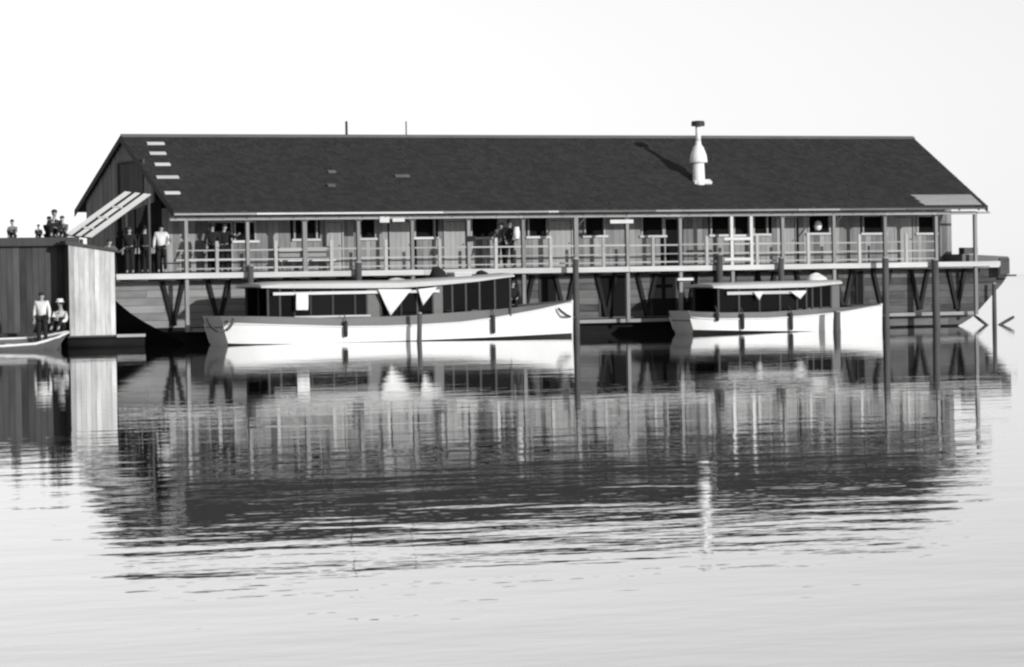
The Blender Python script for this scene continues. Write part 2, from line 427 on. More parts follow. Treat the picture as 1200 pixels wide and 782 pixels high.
mb = MB((0, YR, ZR)); mb.bar((-.03, YR-.09, ZR+.015), (L_+.03, YR-.09, ZR+.015), .2, .03, sn); mb.build('ridge_board', 'ridge_wood', roof)
def RPX(px, py):   # point on the front roof slope at this pixel -> (x, s)
    d = F_+R_*((px-600)/FPX)-U_*((py-391)/FPX); o = Vector((0, -OV, ZE)); t = (o-CAM).dot(sn)/d.dot(sn); p = CAM+d*t
    return p.x, (p-o).dot(sd)
for px, py, w, m in ((182, 170, 20, 'pale_board'), (184.5, 181.5, 19, 'cloth_white'), (190, 194.5, 18, 'awning_board'), (196, 209.5, 26, 'pale_board'), (201.5, 228, 18, 'awning_board'), (471, 208, 17, 'ridge_wood'), (388.5, 203, 9, 'ridge_wood'), (388, 219, 9, 'ridge_wood')):
    x0, s = RPX(px-w/2, py); x1, _ = RPX(px+w/2, py)
    MB(RP(x0, s, .06)).bar(RP(x0, s, .062), RP(x1, s, .062), .15, .05, sn).build('roof_cleat', m if m != 'cloth_white' else 'awning_board', roof)
# bare patch of pale boards at the lower right corner
(x0, s1), (x1, s0) = RPX(1066, 230), RPX(1080, 242)
x0 = RPX(1066, 230)[0]; x1b = L_-.25
for k in range(3):
    a, b = s0+(s1-s0)*k/3, s0+(s1-s0)*(k+1)/3
    xl = x1+(x0-x1)*(k+.5)/3
    MB(RP(xl, a, .05)).prism([RP(xl+.15, a+.008, .05), RP(x1b, a+.008, .05), RP(x1b, b-.008, .045), RP(xl, b-.008, .045)], sn*.02).build('patch_board', 'pale_patch', roof)
# rake boards
for xx, nm in ((-.035, 1), (L_+.005, 2)):
    for (ya, za), (yb, zb_) in (((-OV-.02, ZE-.03), (YR, ZR-.01)), ((YR, ZR-.01), (YB+.02, ZB-.03))):
        MB((xx, ya, za)).prism([(xx, ya, za-.20), (xx, yb, zb_-.22), (xx, yb, zb_+.03), (xx, ya, za+.03)], (.03, 0, 0)).build('rake_board', 'dark_wood', roof)
# chimney
cxx, cs = RPX(819, 214.5); cb = RP(cxx, cs, 0); wpx = cb.y
zz = lambda py: Z(819, py, wpx)
K = 1/31.0
ch = MB(cb).lathe((cb.x, cb.y, 0), [(7.2*K, zz(214)-.25), (7.2*K, zz(208)), (6.6*K, zz(191))], 16).build('chimney', 'chimney_white', club, smooth=True)
MB(cb).lathe((cb.x, cb.y, 0), [(9.5*K, zz(191)+.001), (10.8*K, zz(190)), (9.6*K, zz(182)), (6.2*K, zz(173)), (3.6*K, zz(169.5)), (3.4*K, zz(166))], 16).build('cowl', 'chimney_white', ch, smooth=True)
MB(cb).lathe((cb.x, cb.y, 0), [(3.2*K, zz(166.2)), (3.2*K, zz(147))], 12).build('stove_pipe', 'chimney_white', ch, smooth=True)
MB(cb).lathe((cb.x, cb.y, 0), [(2.6*K, zz(148.5)), (8*K, zz(148)), (8*K, zz(143.5)), (7*K, zz(142)), (.5*K, zz(141.5))], 14).build('rain_cap', 'iron', ch)
MB(cb).bar(RP(cxx-.24, cs-.02, .06), RP(cxx+.5, cs-.02, .06), .22, .10, sn).build('flashing', 'chimney_white', ch)
# two thin pipes on the ridge
for px, top, r in ((408, 142, .05), (478, 142, .028)):
    x = X(px, YR, 158); MB((x, YR+.1, ZR-.2)).tube([(x, YR+.15, ZR-.15), (x, YR+.15, Z(px, top, YR))], r).build('vent_pipe', 'iron' if r > .04 else 'grey_paint', club)
# pale boards under the eave
for a, b, t, bt in ((445, 456, 253, 261), (460, 474, 256, 260)):
    p, q = P(a, bt, .02), P(b, t, .02)
    MB(p).box(p.x, q.x, 0.005, .045, p.z, q.z).build('name_board', 'pale_board', club)
p, q = P(715, 262, .02), P(742, 257.5, .02)
MB(p).box(p.x, q.x, .005, .045, p.z, q.z).build('name_board', 'pale_board', club)

# ------------------------------------------------------------------ mooring pilings
def piling(px, Y, top, r, label, lean=0, m='piling_wood', capm=True):
    x = X(px, Y, 345); zt = Z(px, top, Y)
    o = thing('mooring_piling', label, 'piling', (x, Y, 0), 'mooring pilings standing in the water along the barge')
    MB((x, Y, 0)).tube([(x-lean*.6, Y, -1.6), (x, Y, .0), (x+lean*.5, Y, zt*.5), (x+lean, Y, zt)], [r*1.08, r*1.05, r, r*.94], 12, .05).build('shaft', m, o, smooth=True)
    if capm:
        MB((x, Y, 0)).lathe((x+lean, Y, 0), [(r*.98, zt+.001), (r*.9, zt+.05), (r*.2, zt+.07)], 12).build('top_end', 'piling_top', o)
    return o
YP = -.22
piling(293.5, YP, 312, .115, 'dark piling above the stern of the longer launch', .02)
piling(420.5, YP, 308, .125, 'dark piling behind the middle of the long canopy of the longer launch')
piling(675, YP-.35, 304, .12, 'dark piling touching the white bow of the longer launch')
piling(843, YP, 299, .125, 'dark piling behind the rear end of the shorter canopy, next to the white entrance', .03)
piling(916, YP, 303, .115, 'dark piling behind the middle of the shorter launch, right of the white entrance')
piling(1038, YP-.35, 303, .135, 'thick black piling touching the white bow of the shorter launch')
piling(1097, YP, 305, .14, 'thick dark piling standing clear in front of the braced hull at the right', -.035)
piling(1165, .6, 333, .085, 'thin grey piling under the raked right end of the barge')
piling(490.5, -4.1, 368, .085, 'thin dark stake in the water before the middle of the longer launch', .03)
piling(980, -4.05, 366, .135, 'short grey stake in the water before the shorter launch, near its bow', .02, 'piling_wood')
# leaning stakes off the right end
for (a, b, lb) in (((1142, 370), (1153, 378.5), 'short dark stake leaning out of the water under the raked right end'), ((1188, 371.5), (1176, 378.5), 'short dark stake leaning out of open water beyond the barge')):
    yy = 1.4; p, q = P(*a, yy), P(*b, yy); d = (q-p)
    g = MB(q).tube([p, p+d*.5, q, q+d*.9], [.055, .065, .065, .055], 8, .08)
    tag(g.build('leaning_stake', 'piling_wood'), lb, 'stake', 'leaning stakes off the right end')

# ------------------------------------------------------------------ launches
def launch(name, label, x0, x1, yc, beam, white, grey, boot, bq):
    """white / grey / boot: tables u -> height of the white topside, of the grey sheer strake above it, and of the dark bottom line"""
    Lh = x1-x0; o = thing(name, label, 'motor launch', (x0, yc, 0))
    U = [i/28 for i in range(29)]
    hb = lambda u: beam/2*lerp_tab(bq, u)
    rows = {'bottom': [], 'topside': [], 'sheer_strake': [], 'floor': []}
    def X_(u, z): return x0+Lh*u-(.18*max(0, 1-u*9))*(1-max(0, z)/1.0)*-1*0+(.30*(1-min(1, max(0, z)))*max(0, 1-u*10))
    for u in U:
        zw, zg, zb = lerp_tab(white, u), lerp_tab(grey, u), lerp_tab(boot, u); b = hb(u)
        fl = .985 if u < .75 else .985-.35*(u-.75)*4*.5
        ring = lambda zz, k, s: Vector((X_(u, zz), yc+s*max(b*k, .02), zz))
        kz = -.55 if u > .08 else -.12
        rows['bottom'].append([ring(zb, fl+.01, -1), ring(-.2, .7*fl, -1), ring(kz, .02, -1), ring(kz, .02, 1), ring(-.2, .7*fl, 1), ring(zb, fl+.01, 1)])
        rows['topside'].append([[ring(zb, fl+.01, s), ring((zw+zb)/2, (fl+1)/2, s), ring(zw, 1, s)] for s in (-1, 1)])
        rows['sheer_strake'].append([[ring(zw+.002, .985, s), ring(zg, .965, s)] for s in (-1, 1)])
        rows['floor'].append([ring(zw-.12, .93, -1), ring(zw-.12, .93, 1)])
    w0 = (x0, yc, 0)
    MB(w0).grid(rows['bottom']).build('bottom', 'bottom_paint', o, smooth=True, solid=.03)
    g = MB(w0)
    for s in (0, 1): g.grid([r[s] for r in rows['topside']])
    top = g.build('topside', 'white_paint', o, smooth=True, solid=.04)
    g = MB(w0)
    for s in (0, 1): g.grid([r[s] for r in rows['sheer_strake']])
    g.build('sheer_strake', 'grey_paint', o, smooth=True, solid=.05)
    MB(w0).grid(rows['floor']).build('floor', 'dark_wood', o, solid=.03)
    # transom
    r0 = rows['topside'][0]; sh = rows['sheer_strake'][0]; bt = rows['bottom'][0]
    pts = [sh[0][1], r0[0][2], r0[0][1], r0[0][0], bt[1], bt[2], bt[3], bt[4], r0[1][0], r0[1][1], r0[1][2], sh[1][1]]
    MB(w0).prism([p+Vector((.01, 0, 0)) for p in pts], (.05, 0, 0)).build('transom', 'canopy_paint', o)
    # rub rail
    g = MB(w0)
    for s in (0, 1): g.tube([r[s][2]+Vector((0, (-.03, .03)[s], 0)) for r in rows['topside']], .035, 6)
    g.build('rub_rail', 'white_paint', o, smooth=True)
    MB(w0).tube([Vector((x1+.01, yc, -.4)), Vector((x1+.03, yc, lerp_tab(grey, 1)*.6)), Vector((x1+.05, yc, lerp_tab(grey, 1)+.06))], .05, 8).build('stem', 'white_paint', o)
    # foredeck
    fd = [u for u in U if u > .80]
    MB(w0).grid([[Vector((x0+Lh*u, yc-hb(u)*.95, lerp_tab(grey, u)-.02)), Vector((x0+Lh*u, yc, lerp_tab(grey, u)+.05)), Vector((x0+Lh*u, yc+hb(u)*.95, lerp_tab(grey, u)-.02))] for u in fd]).build('foredeck', 'grey_paint', o, solid=.03)
    return o, hb
def canopy(o, w0, tab, yc, hw, camber, m='canopy_paint', th=None):
    """tab: list of x, z low, z high along the near edge"""
    rows_t, rows_b = [], []
    K_ = [-1, -.86, -.5, 0, .5, .86, 1]
    for x, zl, zh in tab:
        rows_t.append([Vector((x, yc+hw*k, zh+camber*(1-k*k)-(.05 if abs(k) == 1 else 0))) for k in K_])
        rows_b.append([Vector((x, yc+hw*k, zl+camber*(1-k*k)*.8)) for k in K_])
    n, m_ = len(tab), len(K_); g = MB(w0)
    vs = [v for r in rows_t for v in r]+[v for r in rows_b for v in r]; q = n*m_
    fs = []
    for i in range(n-1):
        for j in range(m_-1):
            a = i*m_+j; fs += [(a, a+m_, a+m_+1, a+1), (q+a, q+a+1, q+a+m_+1, q+a+m_)]
        a = i*m_; fs += [(a, q+a, q+a+m_, a+m_)]; a = i*m_+m_-1; fs += [(a, a+m_, q+a+m_, q+a)]
    for i in (0, n-1):
        a = i*m_; fs += [(a+j, a+j+1, q+a+j+1, q+a+j) for j in range(m_-1)]
    g.add(vs, fs)
    return g.build('canopy', m, o)
def zwl(px, Y): return None

# ---- the longer launch
YC1, B1 = -2.2, 2.7
ax0, ax1 = P(240, 380, YC1+.6).x, P(669, 370, YC1).x
def U1(px, py=380, Y=YC1-B1/2): return (X(px, Y, py)-ax0)/(ax1-ax0)
YN = YC1-B1/2
white1 = [(0, .74)]+[(U1(px, py), Z(px, py, YN)) for px, py in ((275, 379.5), (320, 381), (400, 383.2), (450, 382.8), (495, 381))]+[((X(px, YN+.25, py)-ax0)/(ax1-ax0), Z(px, py, YN+.25)) for px, py in ((540, 378), (578, 373))]+[((X(630, YN+.8, 363.5)-ax0)/(ax1-ax0), Z(630, 363.5, YN+.8)), (1.0, Z(669, 354.5, YC1))]
grey1 = [(0, 1.02), (U1(300), .99), (U1(400), .87), (U1(480), .90), (.62, .98), (.75, 1.06), (.88, 1.18), (1, Z(669, 354.5, YC1)+.02)]
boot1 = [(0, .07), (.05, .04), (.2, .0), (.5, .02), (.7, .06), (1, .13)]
bq1 = [(0, .66), (.06, .82), (.16, .95), (.4, 1), (.6, .97), (.75, .82), (.87, .52), (.95, .22), (1, .03)]
la, hb1 = launch('motor_launch', 'longer white motor launch with hanging cloth triangles under its canopy', ax0, ax1, YC1, B1, white1, grey1, boot1, bq1)
w0 = (ax0, YC1, 0)
YCN = YC1-1.22            # near edge of the canopy
tabc = []
for px, zt_, zl_ in ((306, 334, 337.5), (330, 331.5, 338), (400, 330.5, 338), (470, 330, 337.5), (500, 328.5, 335.5), (530, 326.5, 333), (560, 324.8, 330), (585, 322.8, 326.5), (603, 321.2, 324.2)):
    tabc.append((X(px, YCN, zt_), Z(px, zl_, YCN), Z(px, zt_, YCN)))
can1 = canopy(la, w0, tabc, YC1, 1.22, .05)
xa, xb = X(320, YCN+.07, 342), X(515, YCN+.07, 342)
MB(w0).box(xa, xb, YCN+.06, YCN+.09, Z(430, 344.3, YCN), Z(430, 341, YCN)).build('valance', 'pale_board', can1)
# cabin sides: posts, panels and dark sheets added to stand for the shaded inside
YS = YC1-1.02
def cabin(o, w0, YS, yc, posts, zsill, ztop, panes, panels):
    for s in (1, -1):
        yy = lambda y: y if s == 1 else 2*yc-y
        for a, b in panels:
            x0, x1 = X(a, YS, 360), X(b, YS, 360); z0, z1 = zsill((a+b)/2), ztop((a+b)/2)
            lo, hi = sorted((yy(YS), yy(YS+.04))); MB(w0).box(x0, x1, lo, hi, z0-.25, z1).build('side_panel', 'grey_paint', o)
        for a in posts:
            x0 = X(a, YS, 360); lo, hi = sorted((yy(YS-.02), yy(YS+.05)))
            MB(w0).box(x0-.035, x0+.035, lo, hi, zsill(a)-.3, ztop(a)+.03).build('canopy_post', 'dark_wood' if a > 516 else 'shed_board', o)
        for a, b in panes:
            x0, x1 = X(a, YS, 360), X(b, YS, 360); lo, hi = sorted((yy(YS+.012), yy(YS+.03)))
            MB(w0).prism([(x0, lo, zsill(a)), (x1, lo, zsill(b)), (x1, lo, ztop(b)), (x0, lo, ztop(a))], (0, hi-lo, 0)).build('shade_pane', 'dark_pane', o)
zs1 = lambda px: lerp_tab([(300, 1.0), (330, .98), (440, .98), (520, 1.06), (560, 1.06), (605, 1.12)], px)
zt1 = lambda px: lerp_tab([(t[0], t[1]) for t in [(p, tabc[i][1]) for i, p in enumerate((306, 330, 400, 470, 500, 530, 560, 585, 603))]], px)+.03
pp = [314, 328, 345, 364, 390, 416, 430]
cabin(la, w0, YS, YC1, pp+[446, 470, 489, 507, 530, 546, 562, 580, 598], zs1, zt1,
      list(zip(pp, pp[1:]))+[(446, 470), (470, 489), (489, 507), (519, 530), (530, 546), (546, 562), (562, 580), (580, 598)], [(430, 446), (507, 519)])
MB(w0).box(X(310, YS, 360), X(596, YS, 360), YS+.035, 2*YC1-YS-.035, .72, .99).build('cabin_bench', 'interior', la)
# coaming cap along the washboard
MB(w0).box(X(345, YS-.06, 371), X(434, YS-.06, 371), YS-.09, YS-.025, .90, .965).build('coaming_cap', 'canopy_paint', la)
# ---- the shorter launch
YC2, B2 = -2.15, 2.5
bx0, bx1 = P(786, 375, YC2+.5).x, P(1031.5, 370, YC2).x
YN2 = YC2-B2/2
U2 = lambda px, py, Y=YN2: (X(px, Y, py)-bx0)/(bx1-bx0)
white2 = [(0, .62)]+[(U2(px, py), Z(px, py, YN2)) for px, py in ((806, 372.5), (850, 374.2), (900, 373.5), (940, 370.8))]+[(U2(985, 366, YN2+.45), Z(985, 366, YN2+.45)), (1, Z(1031.5, 358, YC2))]
grey2 = [(a, b+(.24 if a < .65 else .24*(1-a)/.35+.01)) for a, b in white2]
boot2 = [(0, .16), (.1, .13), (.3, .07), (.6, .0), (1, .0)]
lb, hb2 = launch('motor_launch', 'shorter white motor launch at the right with a white bundle on its canopy', bx0, bx1, YC2, B2, white2, grey2, boot2, [(0, .62), (.08, .8), (.2, .95), (.45, 1), (.65, .94), (.8, .68), (.92, .3), (1, .03)])
w2 = (bx0, YC2, 0)
YCN2 = YC2-1.12
tab2 = [(X(px, YCN2, a), Z(px, b, YCN2), Z(px, a, YCN2)) for px, a, b in ((836, 334.5, 337.5), (850, 333, 338.5), (900, 331.5, 338), (950, 330.5, 336.5), (987, 329, 332.5))]
can2 = canopy(lb, w2, tab2, YC2, 1.12, .05)
MB(w2).box(X(852, YCN2+.07, 342), X(944, YCN2+.07, 342), YCN2+.06, YCN2+.09, Z(890, 345, YCN2), Z(890, 341.4, YCN2)).build('valance', 'pale_board', can2)
YS2 = YC2-.95
zs2 = lambda px: lerp_tab([(830, .80), (930, .84), (985, .95)], px)
zt2 = lambda px: lerp_tab([(p, tab2[i][1]) for i, p in enumerate((836, 850, 900, 950, 987))], px)+.03
pq = [842, 866, 890, 914, 934, 945]
cabin(lb, w2, YS2, YC2, pq+[952, 962, 974], zs2, zt2, list(zip(pq, pq[1:]))+[(945, 952), (952, 962), (962, 974)], [(974, 984)])
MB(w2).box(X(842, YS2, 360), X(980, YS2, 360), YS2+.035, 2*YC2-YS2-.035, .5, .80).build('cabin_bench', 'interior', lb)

# ---- cloths, fenders, ropes and loose things about the launches
def cloth(pts, label, Y, name='hanging_cloth'):
    g = MB(P(*pts[0], Y)); q = [P(px, py, Y) for px, py in pts]
    # a thin, slightly billowed sheet cut to the outline
    top = q[0].lerp(q[1], .5); n = 7; rows = []
    for i in range(n):
        t = i/(n-1); a, b = q[0].lerp(q[-1], t), q[1].lerp(q[-1] if len(q) == 3 else q[2], t)
        rows.append([a.lerp(b, s/8)+Vector((0, .03*math.sin(s*1.3+t*3)*t-.015, 0)) for s in range(9)])
    g.grid(rows)
    return tag(g.build(name, 'cloth_white', smooth=True, solid=.012), label, 'cloth', 'white cloths hanging from the launch canopies')
yc_ = YCN-.03
cloth([(347, 344), (361, 344), (361, 363.5), (347, 363.5)], 'narrow white rectangular cloth hanging from the canopy of the longer launch', yc_)
cloth([(443, 339), (482, 339), (457.5, 370)], 'large white cloth triangle hanging point down from the long canopy', yc_)
cloth([(490, 339), (512, 336.5), (495.5, 358)], 'small white cloth triangle hanging beside the large one', yc_)
cloth([(883, 342), (894, 342), (889.5, 352)], 'scrap of white cloth hanging from the middle of the shorter canopy', YCN2-.03)
cloth([(926, 341.5), (945, 341), (937.5, 350.5)], 'scrap of white cloth hanging near the front end of the shorter canopy', YCN2-.03)
# white bundle on the shorter canopy
def heap(px0, px1, py0, py1, Y, m, name, label, cat):
    a, b = P(px0, py1, Y), P(px1, py0, Y); c = (a+b)/2; g = MB((c.x, Y, a.z)); n, k = 7, 14
    rows = []
    for i in range(n+1):
        t = i/n*math.pi/2
        rows.append([Vector((c.x+(b.x-a.x)/2*math.cos(t)*math.cos(p)*(1+.15*math.sin(3*p+i)), Y+.35*math.cos(t)*math.sin(p)*(1+.12*math.cos(4*p)), a.z+(b.z-a.z)*math.sin(t)*(1+.12*math.sin(2*p+1)))) for p in [2*math.pi*j/k for j in range(k+1)]])
    g.grid(rows); return tag(g.build(name, m, smooth=True), label, cat)
heap(944, 969, 321, 334.5, YC2, 'cloth_white', 'cloth_bundle', 'crumpled white cloth bundle lying on the shorter canopy', 'bundle')
heap(452, 477, 326, 331.5, YC1, 'cloth_white', 'folded_sail', 'low white folded sail lying on the long canopy', 'sail')
heap(503, 522, 313.5, 328, YC1+.2, 'cloth_dark', 'dark_bag', 'dark bag lying on the forward part of the long canopy', 'bag')
p, q = P(533, 327.5, YC1-.3), P(553, 319, YC1-.3)
o = thing('storage_box', 'pale low box standing on the long canopy beside a dark bag', 'box', (p.x, YC1, p.z))
MB(p).box(p.x, q.x, YC1-.3, YC1+.35, p.z-.06, q.z-.06).build('box_body', 'pale_board', o, bevel=.01)
MB(p).box(p.x-.02, q.x+.02, YC1-.33, YC1+.38, q.z-.058, q.z).build('lid', 'awning_board', o, bevel=.01)
heap(556, 572, 317.5, 325.5, YC1+.2, 'cloth_dark', 'dark_coil', 'small dark heap lying at the front end of the long canopy', 'bundle')
# fenders
def fender(px, py0, py1, yc, hb_, x0, Lh, r, label):
    x = X(px, yc-1.3, (py0+py1)/2); u = (x-x0)/Lh; Y = yc-hb_(u)-r-.05
    a, b = P(px, py0, Y), P(px, py1, Y)
    o = thing('fender', label, 'fender', (a.x, Y, b.z), 'fenders hanging on the launches')
    MB(a).lathe((a.x, Y, 0), [(r*.4, b.z), (r, b.z+.06), (r, a.z-.06), (r*.4, a.z)], 10).build('fender_body', 'rubber', o, smooth=True)
    MB(a).tube([(a.x, Y, a.z-.01), (a.x, Y+.05, a.z+.14), (a.x, Y+.15, a.z+.22)], .018, 6).build('lanyard', 'rope', o)
fender(405, 376, 395.5, YC1, hb1, ax0, ax1-ax0, .075, 'dark fender on the rear half of the longer launch')
fender(578, 369, 391.5, YC1, hb1, ax0, ax1-ax0, .075, 'dark fender on the forward half of the longer launch')
fender(840.5, 366, 377, YC2, hb2, bx0, bx1-bx0, .07, 'short dark fender near the stern of the shorter launch')
fender(870, 367, 386.5, YC2, hb2, bx0, bx1-bx0, .075, 'dark fender second from the stern of the shorter launch')
fender(927, 366, 387.5, YC2, hb2, bx0, bx1-bx0, .075, 'dark fender nearest the bow of the shorter launch')
# ropes
def rope(pts, r, label, m='rope'):
    q = [P(*p) for p in pts]; s = []
    for i in range(len(q)-1):
        for k in range(5):
            t = k/5; p0, p1, p2, p3 = q[max(i-1, 0)], q[i], q[i+1], q[min(i+2, len(q)-1)]
            s.append(.5*((2*p1)+(p2-p0)*t+(2*p0-5*p1+4*p2-p3)*t*t+(3*p1-p0-3*p2+p3)*t**3))
    s.append(q[-1]); tag(MB(s[0]).tube(s, r, 7).build('mooring_rope', m, smooth=True), label, 'rope', 'mooring ropes of the launches')
rope([(654, 361.5, YC1-.45), (659, 366, YC1-.5), (666, 370.5, YC1-.35), (675, 373, -.75)], .05, 'heavy dark rope from the bow of the longer launch to its piling')
rope([(243, 374, YN+.75), (247, 382, YN+.35), (255, 388, YN-.06), (265, 387, YN-.10), (272, 379, YN-.06), (273, 374, YN+.1)], .055, 'dark rope looped over the stern quarter of the longer launch')
rope([(1031, 360, YC2), (1034, 368, YC2+.6), (1037, 371, -.72)], .03, 'thin dark rope from the bow of the shorter launch to its piling')

# ------------------------------------------------------------------ left side: booth, float, shed, awning, rowboat
# float under the booth
fx0, fx1 = X(79, -1.1, 390), X(172, -1.1, 390)
fl = thing('float', 'low dark float carrying the pale board booth beside the barge', 'float', (fx0, -1.1, 0))
g = MB((fx0, -1.1, 0))
for k in range(3):
    y = -1.0+k*.62; g.tube([(fx0+.02, y, .16), (fx1-.1, y, .16)], .19, 10, .04)
g.build('log', 'tarred', fl, smooth=True)
for k in range(9):
    a = -1.18+k*.19; MB((fx0, a, .4)).box(fx0, fx1-.15, a+.005, a+.183, .36, .42).build('float_plank', 'dark_wood', fl)
MB((fx0, -1.2, .4)).box(fx0+1.75, fx1-.1, -1.24, -1.19, .34, .44).build('float_edge', 'trim_wood', fl)
# pale booth
bl, br = X(81, -1.05, 340), X(135, -1.05, 340); YBo = -1.05
zl, zr = Z(82, 287, YBo), Z(135, 296, YBo)
bo = thing('board_booth', 'pale vertical board booth with a sloping top, standing on a float', 'booth', ((bl+br)/2, YBo, .42))
n = 9; wb = (br-bl)/n
for k in range(n):
    a = bl+k*wb; b = a+wb; ta, tb = zl+(zr-zl)*k/n, zl+(zr-zl)*(k+1)/n
    dz = random.uniform(-.01, .03)
    MB((a, YBo, .5)).prism([(a+.004, YBo, .425-dz*.3), (b-.004, YBo, .425-dz*.3), (b-.004, YBo, tb), (a+.004, YBo, ta)][::-1], (0, .03+random.uniform(0, .012), 0)).build('booth_board', 'booth_board', bo)
for xx in (bl, br-.035):
    zt_ = zl if xx == bl else zr
    MB((xx, YBo, .5)).box(xx+.003, xx+.033, YBo+.05, YBo+.42, .425, zt_-.02).build('side_wall', 'shed_board', bo)
MB((bl, YBo, 3)).prism([(bl-.12, YBo-.08, zl+.012), (br+.10, YBo-.08, zr+.008), (br+.10, YBo-.08, zr+.09), (bl-.12, YBo-.08, zl+.14)][::-1], (0, .62, 0)).build('booth_roof', 'shed_board', bo)
MB((bl, YBo, 2)).box(bl+.04, br-.04, YBo+.43, YBo+.47, .425, zr-.05).build('rear_wall', 'shed_board', bo)
# dark shed at the left edge
YSH = -.05
sx0, sx1 = -10.2, X(86, YSH, 330)
zsr = Z(50, 289, YSH); zst = Z(50, 279.5, YSH)
sh = thing('dark_shed', 'dark vertical board shed with a flat roof at the left edge', 'shed', (sx0, YSH, 0))
x = sx0
while x < sx1-.02:
    x1 = min(x+.23, sx1); MB((x, YSH, .7)).box(x+.005, x1-.005, YSH-random.uniform(0, .02), YSH+.03, .55, zsr).build('shed_board', 'shed_board', sh); x = x1
MB((sx0, YSH, .6)).box(sx0, sx1, YSH+.04, YSH+3.0, .56, zsr-.01).build('shed_core', 'interior', sh)
MB((sx0, YSH, 3.5)).box(sx0-.1, sx1+.15, YSH-.25, YSH+3.2, zsr+.004, zst).build('flat_roof', 'shed_board', sh, bevel=.01)
MB((sx0, YSH, 3.5)).box(sx0-.1, sx1+.15, YSH-.285, YSH-.253, zsr+.02, zst+.03).build('roof_trim', 'dark_wood', sh)
# landing stage in front of the shed
ls = thing('landing_stage', 'dark plank landing stage at the foot of the dark shed', 'landing stage', (sx0, .4, 0))
for k in range(12):
    a = -1.0+k*.2; MB((sx0, a, .5)).box(sx0, fx0-.1, a+.005, a+.195, .49, .545).build('stage_plank', 'shed_board', ls)
MB((sx0, -1.0, .4)).box(sx0, fx0-.1, -1.06, -1.0, .34, .53).build('stage_beam', 'shed_board', ls)
for x in (-9.3, -7.6, -5.9, -4.55):
    MB((x, -.9, 0)).tube([(x, -.93, -1.4), (x, -.93, .485)], .11, 10, .05).build('stage_post', 'piling_wood', ls)
for x in (-9.3, -7.0, -4.6):
    MB((x, 3, 0)).tube([(x, 3.4, -1.4), (x, 3.4, .55)], .11, 10, .05).build('stage_post', 'piling_wood', ls)
MB((sx0, 1.4, .5)).box(sx0, fx0-.1, 1.41, 3.5, .49, .545).build('stage_floor', 'shed_board', ls)
# slatted awning between the booth and the gable
AY = .6
A_, B_ = P(107, 279, AY), P(177, 228.5, AY)          # near edge, low and high end
av = Vector((-.80, .50, .12))*1.0
aw = thing('slatted_awning', 'steeply sloping awning of long pale planks between booth and gable', 'awning', A_)
nrm = (B_-A_).cross(av).normalized()
if nrm.y > 0: nrm = -nrm
for t0, t1, m in ((0, .27, 'awning_board'), (.42, .60, 'awning_board'), (.76, .99, 'awning_board')):
    a, b = A_+av*t0, A_+av*t1; e = (.0, .06, .0)[0]
    MB(A_).prism([a-(B_-A_)*.0, b, b+(B_-A_)*1.0, a+(B_-A_)*1.0], nrm*.04).build('awning_plank', m, aw)
MB(A_).prism([A_+av*.02-nrm*.02, A_+av*.96-nrm*.02, A_+av*.96+(B_-A_)*.99-nrm*.02, A_+av*.02+(B_-A_)*.99-nrm*.02], nrm*-.03).build('underboard', 'tarred', aw)
for t in (.18, .42, .66):
    c = A_+(B_-A_)*t; MB(A_).bar(c+av*.30+nrm*.045, c+av*.72+nrm*.045, .07, .03, nrm).build('batten', 'pale_board', aw)
for c, zf in ((B_+av*.05, ZD), (A_+av*.35, None), (B_+av*.93, ZD)):
    if zf: MB(c).box(c.x-.06, c.x+.02, c.y+.02, c.y+.1, zf+.004, c.z-.08).build('awning_post', 'dark_wood', aw)
    else: MB(c).box(c.x-.05, c.x+.05, c.y+.03, c.y+.13, .43, c.z-.08).build('awning_post', 'dark_wood', aw)
# dark sheet added behind the awning to deepen the shade under it
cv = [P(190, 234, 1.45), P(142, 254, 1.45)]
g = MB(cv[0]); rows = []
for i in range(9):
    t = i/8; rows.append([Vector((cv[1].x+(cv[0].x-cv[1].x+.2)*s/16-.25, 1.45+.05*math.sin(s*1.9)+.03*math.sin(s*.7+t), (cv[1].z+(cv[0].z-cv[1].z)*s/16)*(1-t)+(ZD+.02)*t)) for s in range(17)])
g.grid(rows); tag(g.build('shade_sheet', 'cloth_dark', smooth=True, solid=.015), 'dark sheet added behind the group of people to deepen shade under the sloping awning', 'sheet')
# rowboat
def rowboat():
    yc, x1 = -2.55, P(80, 386, -2.55).x; x0 = x1-4.6; Lh = x1-x0
    o = thing('rowboat', 'small pale open rowboat with its bow beside the booth', 'rowboat', (x0, yc, 0)); w = (x0, yc, 0)
    bq = [(0, .5), (.2, .85), (.45, 1), (.7, .85), (.9, .35), (1, .04)]; sz = [(0, .40), (.4, .26), (.7, .30), (.85, .40), (1, .58)]; heel = lambda y: (y-yc)*.17
    U = [i/20 for i in range(21)]; hb = lambda u: .62*lerp_tab(bq, u)
    MB(w).grid([[Vector((x0+Lh*u-.55*max(0, u-.6)/.4*(1-zq), yc+hb(u)*k, lerp_tab(sz, u)*zq+(-.12)*(1-zq)+heel(yc+hb(u)*k))) for k, zq in ((-1, 1), (-.92, .6), (-.7, .2), (0, 0), (.7, .2), (.92, .6), (1, 1))] for u in U]).build('planking', 'grey_paint', o, smooth=True, solid=.025)
    for s in (-1, 1):
        MB(w).tube([(x0+Lh*u, yc+s*(hb(u)+.02), lerp_tab(sz, u)+heel(yc+s*hb(u))) for u in U], .05, 6).build('gunwale', 'white_paint', o, smooth=True)
    for u in (.25, .5, .75):
        MB(w).box(x0+Lh*u-.12, x0+Lh*u+.12, yc-hb(u)*.9, yc+hb(u)*.9, .20, .235).build('thwart', 'trim_wood', o)
    return x0, yc, Lh
rbx, rby, rbl = rowboat()
